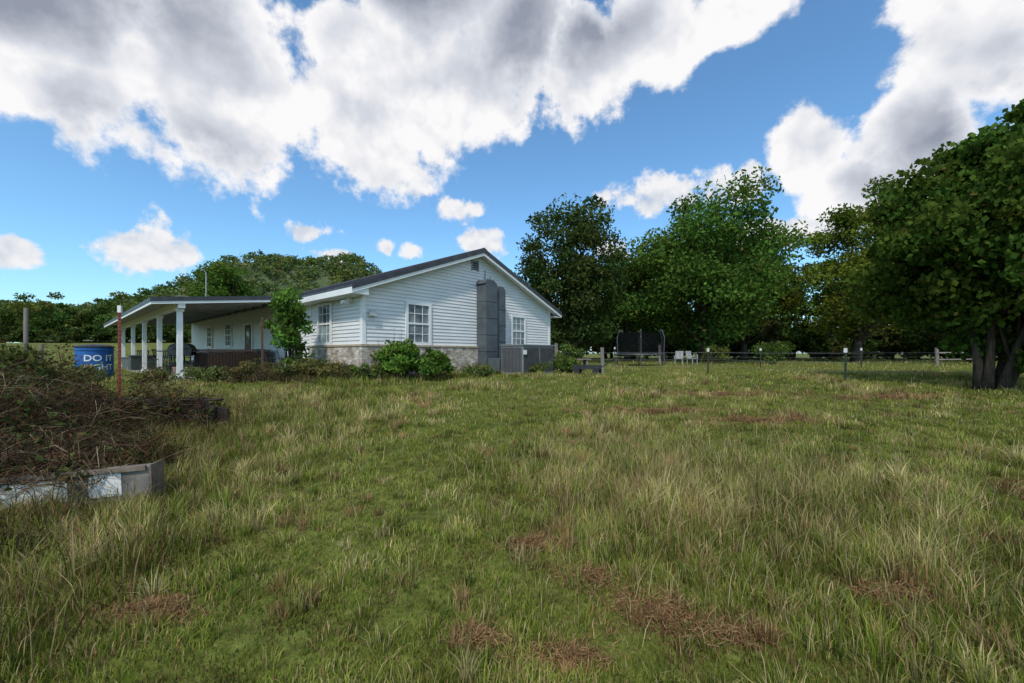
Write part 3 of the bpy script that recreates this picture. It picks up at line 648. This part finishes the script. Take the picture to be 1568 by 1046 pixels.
# ---------------- trampoline
tx,ty=7.9,24.6; tz=float(H(tx,ty)); tp=empty('trampoline',(tx,ty,tz))
GAL=pmat('trampoline_steel',(.05,.055,.06),(.09,.10,.11),rough=.5,metal=.3)
mb=MB(); ring=[(1.45*math.cos(a),1.45*math.sin(a),.68) for a in np.linspace(0,2*math.pi,33)]; mb.tube(ring,.055,6)
for k in range(6):
    a=2*math.pi*k/6+.25; c,s=math.cos(a),math.sin(a)
    mb.tube([(1.62*c,1.62*s,0),(1.52*c,1.52*s,.7),(1.56*c,1.56*s,1.7),(1.42*c,1.42*s,2.1),(1.30*c,1.30*s,2.16)],.03,6)
mb.make('frame',GAL,tp)
mb=MB(); mb.poly([(1.36*math.cos(a),1.36*math.sin(a),.66) for a in np.linspace(0,2*math.pi,32,endpoint=False)]); mb.make('mat',BLK,tp)
nm=bpy.data.materials.new('safety_net'); t=nt(nm); L=t.links.new; out=new(t,'ShaderNodeOutputMaterial'); d=new(t,'ShaderNodeBsdfDiffuse'); d.inputs[0].default_value=(.010,.010,.012,1)
tr=new(t,'ShaderNodeBsdfTransparent'); mx=new(t,'ShaderNodeMixShader'); mx.inputs[0].default_value=.33; L(tr.outputs[0],mx.inputs[1]); L(d.outputs[0],mx.inputs[2]); L(mx.outputs[0],out.inputs[0])
mb=MB()
an=np.linspace(0,2*math.pi,49)
def ntop(a): return 2.08-.10*abs(math.sin(3*(a-.25)))
for a0,a1 in zip(an[:-1],an[1:]): mb.poly([(1.4*math.cos(a0),1.4*math.sin(a0),.72),(1.4*math.cos(a1),1.4*math.sin(a1),.72),(1.33*math.cos(a1),1.33*math.sin(a1),ntop(a1)),(1.33*math.cos(a0),1.33*math.sin(a0),ntop(a0))])
mb.make('net',nm,tp)
# ---------------- low garden cart by the fence
gc=empty('garden_cart',(2.75,14.6,float(H(2.75,14.6))),-.3); mb=MB()
mb.box(-.5,.5,-.3,.3,.20,.25); mb.box(-.5,.5,-.3,-.27,.251,.34); mb.box(-.5,.5,.27,.3,.251,.34); mb.box(-.5,-.47,-.269,.269,.251,.34)
mb.tube([(.5,0,.25),(.8,0,.45),(1.0,0,.6)],.02,6); mb.make('bed',BLK,gc)
mb=MB()
for sx in (-.35,.35):
    for sy in (-.33,.33):
        mb.tube([(sx,sy-.03,.12),(sx,sy+.03,.12)],.12,14)
mb.make('wheels',pmat('rubber',(.015,.015,.015),(.03,.03,.03),rough=.8),gc)
wb=empty('wooden_bench',(2.5,16.8,float(H(2.5,16.8))),.2); mb=MB()
for k in range(3): mb.box(-.8,.8,-.25+k*.17,-.1+k*.17,.45,.49)
for sx in (-.65,.6): mb.box(sx,sx+.08,-.2,.2,0,.449)
mb.make('planks',GREYW,wb)

# ---------------- painted beam lower left
pb=empty('painted_steel_beam',(-4.85,2.98,float(H(-4.6,3.0))-.02)); pb.rotation_euler=(0,R(-2.0),math.atan2(.48,1.68))
STEEL=pmat('weathered_beam',(.085,.072,.060),(.26,.23,.20),scale=3.5,rough=.85,bump=.5)
mb=MB(); mb.box(-.6,1.80,-.05,-.0,-.06,.30); mb.box(-.6,1.80,0.001,.12,.25,.285); mb.make('beam',STEEL,pb,bevel=.008)
mb=MB(); mb.box(1.802,1.815,-.06,.13,-.06,.31); mb.box(-.6,1.78,-.075,-.051,-.06,.05); mb.box(-.6,1.78,-.075,-.051,.27,.31); mb.make('beam_rim',pmat('brown_weathered',(.09,.06,.045),(.22,.17,.13),scale=6,bump=.4),pb)
WP=pmat('chipped_white_paint',(.16,.145,.13),(.72,.70,.66),scale=7,rough=.7,lo=.40,hi=.46,detail=10)
mb=MB(); mb.box(.62,1.24,-.054,-.051,.07,.25); mb.box(1.38,1.60,-.054,-.051,.07,.26); mb.box(-.55,.48,-.054,-.051,.07,.22); mb.make('white_paint',WP,pb)
# ---------------- old timber edge (collapsed trailer bed) in the brush
tb=empty('old_timber_trailer',(-6.25,5.75,float(H(-6,5.8))-.05),.06)
DKW=pmat('rotten_dark_wood',(.010,.0075,.006),(.038,.026,.019),scale=5,rough=.95,bump=.7)
mb=MB()
xx=-2.4; ztop=.56
while xx<2.0:
    w_=random.uniform(.07,.5); zt2=min(.62,max(.42,ztop+random.uniform(-.07,.07)))-max(0,(xx-1.5))*.2; y_=random.uniform(-.025,.025)
    mb.prism([(xx,.02),(xx+w_-.004,.0),(xx+w_-.004+random.uniform(-.02,.02),zt2),(xx+w_*.5,(ztop+zt2)/2+random.uniform(-.03,.02)),(xx,ztop)],-.04+y_,.0+y_); xx+=w_; ztop=zt2
for k in range(3): mb.box(-2.4,1.5+random.uniform(-.25,.35),.04+k*.2,.22+k*.2,.40+random.uniform(0,.02),.44)
mb.box(-2.4,1.5,.05,.13,.1,.40)
mb.make('planks',DKW,tb)

# ---------------- dead brush tangle
def tangle(name,cx,cy,rx,ry,h,n,seed,leafn=0,z0=0.0):
    rg=np.random.default_rng(seed); e=empty(name)
    m=n
    r=np.sqrt(rg.uniform(0,1,m)); a=rg.uniform(0,6.283,m); x=cx+rx*r*np.cos(a); y=cy+ry*r*np.sin(a)
    lump=(1+.5*sn(x,y,seed,.7)+.25*sn(x,y,seed+1,2.0)).clip(.25,1.8)
    prof=(1-r**2)**.6*lump; z=H(x,y)+z0+rg.uniform(0,1,m)**.8*h*prof
    d=rg.normal(0,1,(m,3)); d[:,2]=d[:,2]*.6+.25; d/=np.linalg.norm(d,axis=1)[:,None]
    Ls=rg.uniform(.10,.42,m); lg=rg.uniform(0,1,m)<.05; Ls[lg]*=2.3
    s=rg.normal(0,1,(m,3)); s-=d*(s*d).sum(1)[:,None]; s/=np.linalg.norm(s,axis=1)[:,None]
    w=rg.uniform(.0014,.0048,m)[:,None]; P0=np.stack([x,y,z],1); P1=P0+d*Ls[:,None]*.5+rg.normal(0,.035,(m,3)); P2=P0+d*Ls[:,None]; P2[:,2]-=Ls*.25
    V=np.empty((m,5,3),np.float32); V[:,0]=P0-s*w; V[:,1]=P0+s*w; V[:,2]=P1-s*w*.8; V[:,3]=P1+s*w*.8; V[:,4]=P2
    base=np.arange(m)*5; loops=np.stack([base,base+1,base+3,base+2,base+2,base+3,base+4],1).ravel()
    st=np.empty((m,2),np.int32); st[:,0]=np.arange(m)*7; st[:,1]=st[:,0]+4
    pal=np.array([[.085,.05,.03],[.045,.03,.022],[.24,.18,.115],[.026,.02,.016],[.075,.085,.028],[.11,.05,.028],[.17,.115,.07]])
    col=pal[rg.integers(0,7,m)]*rg.uniform(.5,1.15,m)[:,None]*(1+.4*sn(x,y,seed+2,1.2))[:,None].clip(.35,1.7)
    fastmesh('twigs',V.reshape(-1,3),loops,st.ravel(),np.repeat(col,5,0),DRY,e)
    if leafn:
        r=np.sqrt(rg.uniform(0,1,leafn)); a=rg.uniform(0,6.283,leafn); x=cx+rx*r*np.cos(a); y=cy+ry*r*np.sin(a)
        lump=(1+.5*sn(x,y,seed,.7)+.25*sn(x,y,seed+1,2.0)).clip(.25,1.8); keep=sn(x,y,seed+5,1.3)>-.1
        z=H(x,y)+z0+(.55+.5*rg.uniform(0,1,leafn))*h*(1-r**2)**.6*lump; P=np.stack([x,y,z],1)[keep]; m2=len(P)
        Vq=leafquads(P,.065,rg,.2,.6); pal=np.array([[.10,.14,.035],[.12,.085,.04],[.07,.11,.03],[.15,.08,.04]]); c=pal[rg.integers(0,4,m2)]*rg.uniform(.6,1.1,m2)[:,None]
        fastmesh('leaves',Vq.reshape(-1,3),np.arange(m2*4),np.arange(0,m2*4,4),np.repeat(c,4,0),LEAF,e)
tangle('dead_brush_pile',-6.5,4.6,2.0,1.2,.80,20000,71,6000)
tangle('dead_brush_pile',-4.6,4.1,1.1,.7,.34,6500,72,1500)
tangle('dead_brush_pile',-8.9,6.0,2.4,1.5,1.25,15000,73,7000)
tangle('dead_brush_pile',-3.9,2.6,1.1,.4,.08,1500,74,300)
tangle('dead_brush_pile',-5.6,11.4,2.6,.6,.38,4500,75,1200)
tangle('dead_brush_pile',-5.4,5.75,1.2,.3,.62,3600,76,1100)
tangle('dead_brush_pile',-4.4,3.35,1.0,.30,.22,2200,81,500,.22)

# ------------------------------------------------------------------ world sky with clouds
SUN_DIR=Vector((-0.16,-0.60,0.78)).normalized()
wd=bpy.data.worlds.new('World'); scene.world=wd; wd.use_nodes=True; t=wd.node_tree; t.nodes.clear(); L=t.links.new
BS=.15
out=new(t,'ShaderNodeOutputWorld'); bg=new(t,'ShaderNodeBackground'); bg.inputs['Strength'].default_value=BS; L(bg.outputs[0],out.inputs[0])
sky=new(t,'ShaderNodeTexSky',sky_type='NISHITA'); sky.sun_disc=False
sky.sun_elevation=math.asin(SUN_DIR.z); sky.sun_rotation=math.atan2(SUN_DIR.x,SUN_DIR.y)%(2*math.pi); sky.air_density=1.0; sky.dust_density=.8; sky.ozone_density=1.5
tc=new(t,'ShaderNodeTexCoord'); dirv=tc.outputs['Generated']
def M(op,a,b=None,c=None,clamp=False):
    n=new(t,'ShaderNodeMath',operation=op); n.use_clamp=clamp
    for i,v in enumerate((a,b,c)):
        if v is None: continue
        if isinstance(v,(int,float)): n.inputs[i].default_value=v
        else: L(v,n.inputs[i])
    return n.outputs[0]
sp_=new(t,'ShaderNodeSeparateXYZ'); L(dirv,sp_.inputs[0])
az=M('ARCTAN2',sp_.outputs[0],sp_.outputs[1]); el=M('ARCSINE',sp_.outputs[2])
cmb=new(t,'ShaderNodeCombineXYZ'); L(M('MULTIPLY',az,57.2958),cmb.inputs[0]); L(M('MULTIPLY',el,57.2958),cmb.inputs[1])
def noise(vec,scale,detail,rough,off=(0,0,0),dist=0.0):
    mp=new(t,'ShaderNodeVectorMath',operation='ADD'); mp.inputs[1].default_value=off; L(vec,mp.inputs[0])
    n=new(t,'ShaderNodeTexNoise'); n.inputs['Scale'].default_value=scale; n.inputs['Detail'].default_value=detail; n.inputs['Roughness'].default_value=rough; n.inputs['Distortion'].default_value=dist
    L(mp.outputs[0],n.inputs['Vector']); return n
wn=noise(dirv,4.5,2,.55,(3,1,2)); vs=new(t,'ShaderNodeVectorMath',operation='MULTIPLY_ADD'); L(wn.outputs['Color'],vs.inputs[0]); vs.inputs[1].default_value=(9,7,0); vs.inputs[2].default_value=(-4.5,-3.5,0)
va=new(t,'ShaderNodeVectorMath',operation='ADD'); L(cmb.outputs[0],va.inputs[0]); L(vs.outputs[0],va.inputs[1])
PW=va.outputs[0]
vs2=new(t,'ShaderNodeVectorMath',operation='SCALE'); L(vs.outputs[0],vs2.inputs[0]); vs2.inputs['Scale'].default_value=.25
va2=new(t,'ShaderNodeVectorMath',operation='ADD'); L(cmb.outputs[0],va2.inputs[0]); L(vs2.outputs[0],va2.inputs[1]); PS=va2.outputs[0]
def field(P,blobs):
    cur=None
    for (a0,e0,ra,re) in blobs:
        n=new(t,'ShaderNodeVectorMath',operation='MULTIPLY_ADD'); L(P,n.inputs[0]); n.inputs[1].default_value=(1/ra,1/re,0); n.inputs[2].default_value=(-a0/ra,-e0/re,0)
        d=new(t,'ShaderNodeVectorMath',operation='LENGTH'); L(n.outputs[0],d.inputs[0])
        cur=d.outputs['Value'] if cur is None else M('MINIMUM',cur,d.outputs['Value'])
    return M('SUBTRACT',1.0,cur)
big=[(-50,28,15,10.5),(-36,28.5,15,11.5),(-23,29.5,12,10.5),(-12,36,12,12),(0,40,11,11.5),(10,36,9,7.5),(18,38,11,7.5),(29,36,8.5,4),(-25,54,50,17),
     (51,27,8,9.5),(47,21,6.5,6.5),(37,22.5,5,5.5),(42,17,6.5,4.5),(72,22,20,13),(-85,30,22,14),(120,35,30,14),(-150,40,40,14)]
small=[(-42.2,10.9,5,3.9),(-7.8,19.6,4.6,2.3),(-27,15.4,3.8,1.5),(-4.4,15.6,4.6,2.8),(-17.6,14.3,1.8,1.5),(-15,13.6,2.4,1.6),(-24.6,12.6,2.6,1.3),(-52,9.2,3.0,1.7),(-13.7,23.2,3.4,2.6),
       (13,14,4,2),(22,20.5,9,2.8),(29,20.5,6,2.6),(33,14,8,2.5),(75,8,12,3),(-75,10,10,4)]
nb=noise(dirv,6.0,8,.60,(1.3,.2,.7),.0); nb2=noise(dirv,6.0,4,.55,(1.3+.012,.2+.018,.7-.035),.0)
ns=noise(dirv,15.0,6,.60,(.3,2.2,1.7),.0); ns2=noise(dirv,15.0,2,.58,(.3,2.2+.005,1.7-.016),.0)
fb=M('MULTIPLY_ADD',M('SUBTRACT',nb.outputs['Fac'],.5),2.4,field(PW,big))
fs=M('MULTIPLY_ADD',M('SUBTRACT',ns.outputs['Fac'],.5),2.4,field(PS,small))
def sm(x,a,b):
    n=new(t,'ShaderNodeMapRange',interpolation_type='SMOOTHSTEP'); L(x,n.inputs[0]); n.inputs[1].default_value=a; n.inputs[2].default_value=b; return n.outputs[0]
alb=sm(fb,.0,.28); als=sm(fs,.10,.5)
relief=M('SUBTRACT',nb.outputs['Fac'],nb2.outputs['Fac']); reliefs=M('SUBTRACT',ns.outputs['Fac'],ns2.outputs['Fac'])
dark=[(2,38.5,10,6.5),(-46,34,18,5.5),(-42,20.5,16,4),(-20,42,20,5),(51,19.5,8,7),(10,40,9,5),(-22,22,9,3),(-25,60,60,19)]
dfield=M('MULTIPLY_ADD',M('SUBTRACT',wn.outputs['Fac'],.5),1.6,field(PW,dark))
dk=sm(dfield,-.5,.6)
thick=sm(fb,.15,1.2)
sh=M('MULTIPLY',M('ADD',M('MULTIPLY',dk,.85),M('MULTIPLY',thick,.22)),sm(fb,.10,.75))
sh=M('SUBTRACT',sh,M('MULTIPLY',relief,1.9),clamp=True)
K=1/BS
cr=new(t,'ShaderNodeValToRGB'); e=cr.color_ramp.elements; e[0].position=0; e[0].color=(.97,.96,.97,1); e[1].position=1; e[1].color=(.30,.33,.41,1); q=e.new(.35); q.color=(.66,.69,.76,1)
L(sh,cr.inputs[0])
cs_=new(t,'ShaderNodeValToRGB'); e=cs_.color_ramp.elements; e[0].position=0; e[0].color=(.95,.95,.97,1); e[1].position=1; e[1].color=(.58,.66,.78,1)
L(M('SUBTRACT',.25,M('MULTIPLY',reliefs,3.0),clamp=True),cs_.inputs[0])
def scale10(c,k):
    n=new(t,'ShaderNodeVectorMath',operation='SCALE'); L(c,n.inputs[0]); n.inputs['Scale'].default_value=k; return n.outputs[0]
tint=new(t,'ShaderNodeVectorMath',operation='MULTIPLY'); L(sky.outputs[0],tint.inputs[0]); tint.inputs[1].default_value=(.86,1.24,1.40)
def mix(f,a,b):
    n=new(t,'ShaderNodeMix',data_type='RGBA'); L(f,n.inputs[0]); L(a,n.inputs[6]); L(b,n.inputs[7]); return n.outputs[2]
c=mix(als,tint.outputs[0],scale10(cs_.outputs[0],K*.95)); c=mix(alb,c,scale10(cr.outputs[0],K))
L(c,bg.inputs['Color'])
wd.cycles.sampling_method='MANUAL'; wd.cycles.sample_map_resolution=256
# sun
sl=bpy.data.lights.new('sun','SUN'); sl.energy=2.8; sl.angle=R(4); sl.color=(1,.94,.85)
so=bpy.data.objects.new('sun',sl); link(so); so.rotation_euler=(-SUN_DIR).to_track_quat('-Z','Y').to_euler(); so.location=(0,-10,30)
# camera
cd=bpy.data.cameras.new('camera'); cd.lens=14.0; cd.sensor_width=36; cd.shift_y=18/1568; cd.clip_end=3000; cd.clip_start=.05
co=bpy.data.objects.new('camera',cd); link(co); co.location=(0,0,1.5); co.rotation_euler=(R(90),0,0); scene.camera=co
scene.view_settings.view_transform='Standard'; scene.view_settings.look='None'; scene.view_settings.exposure=0
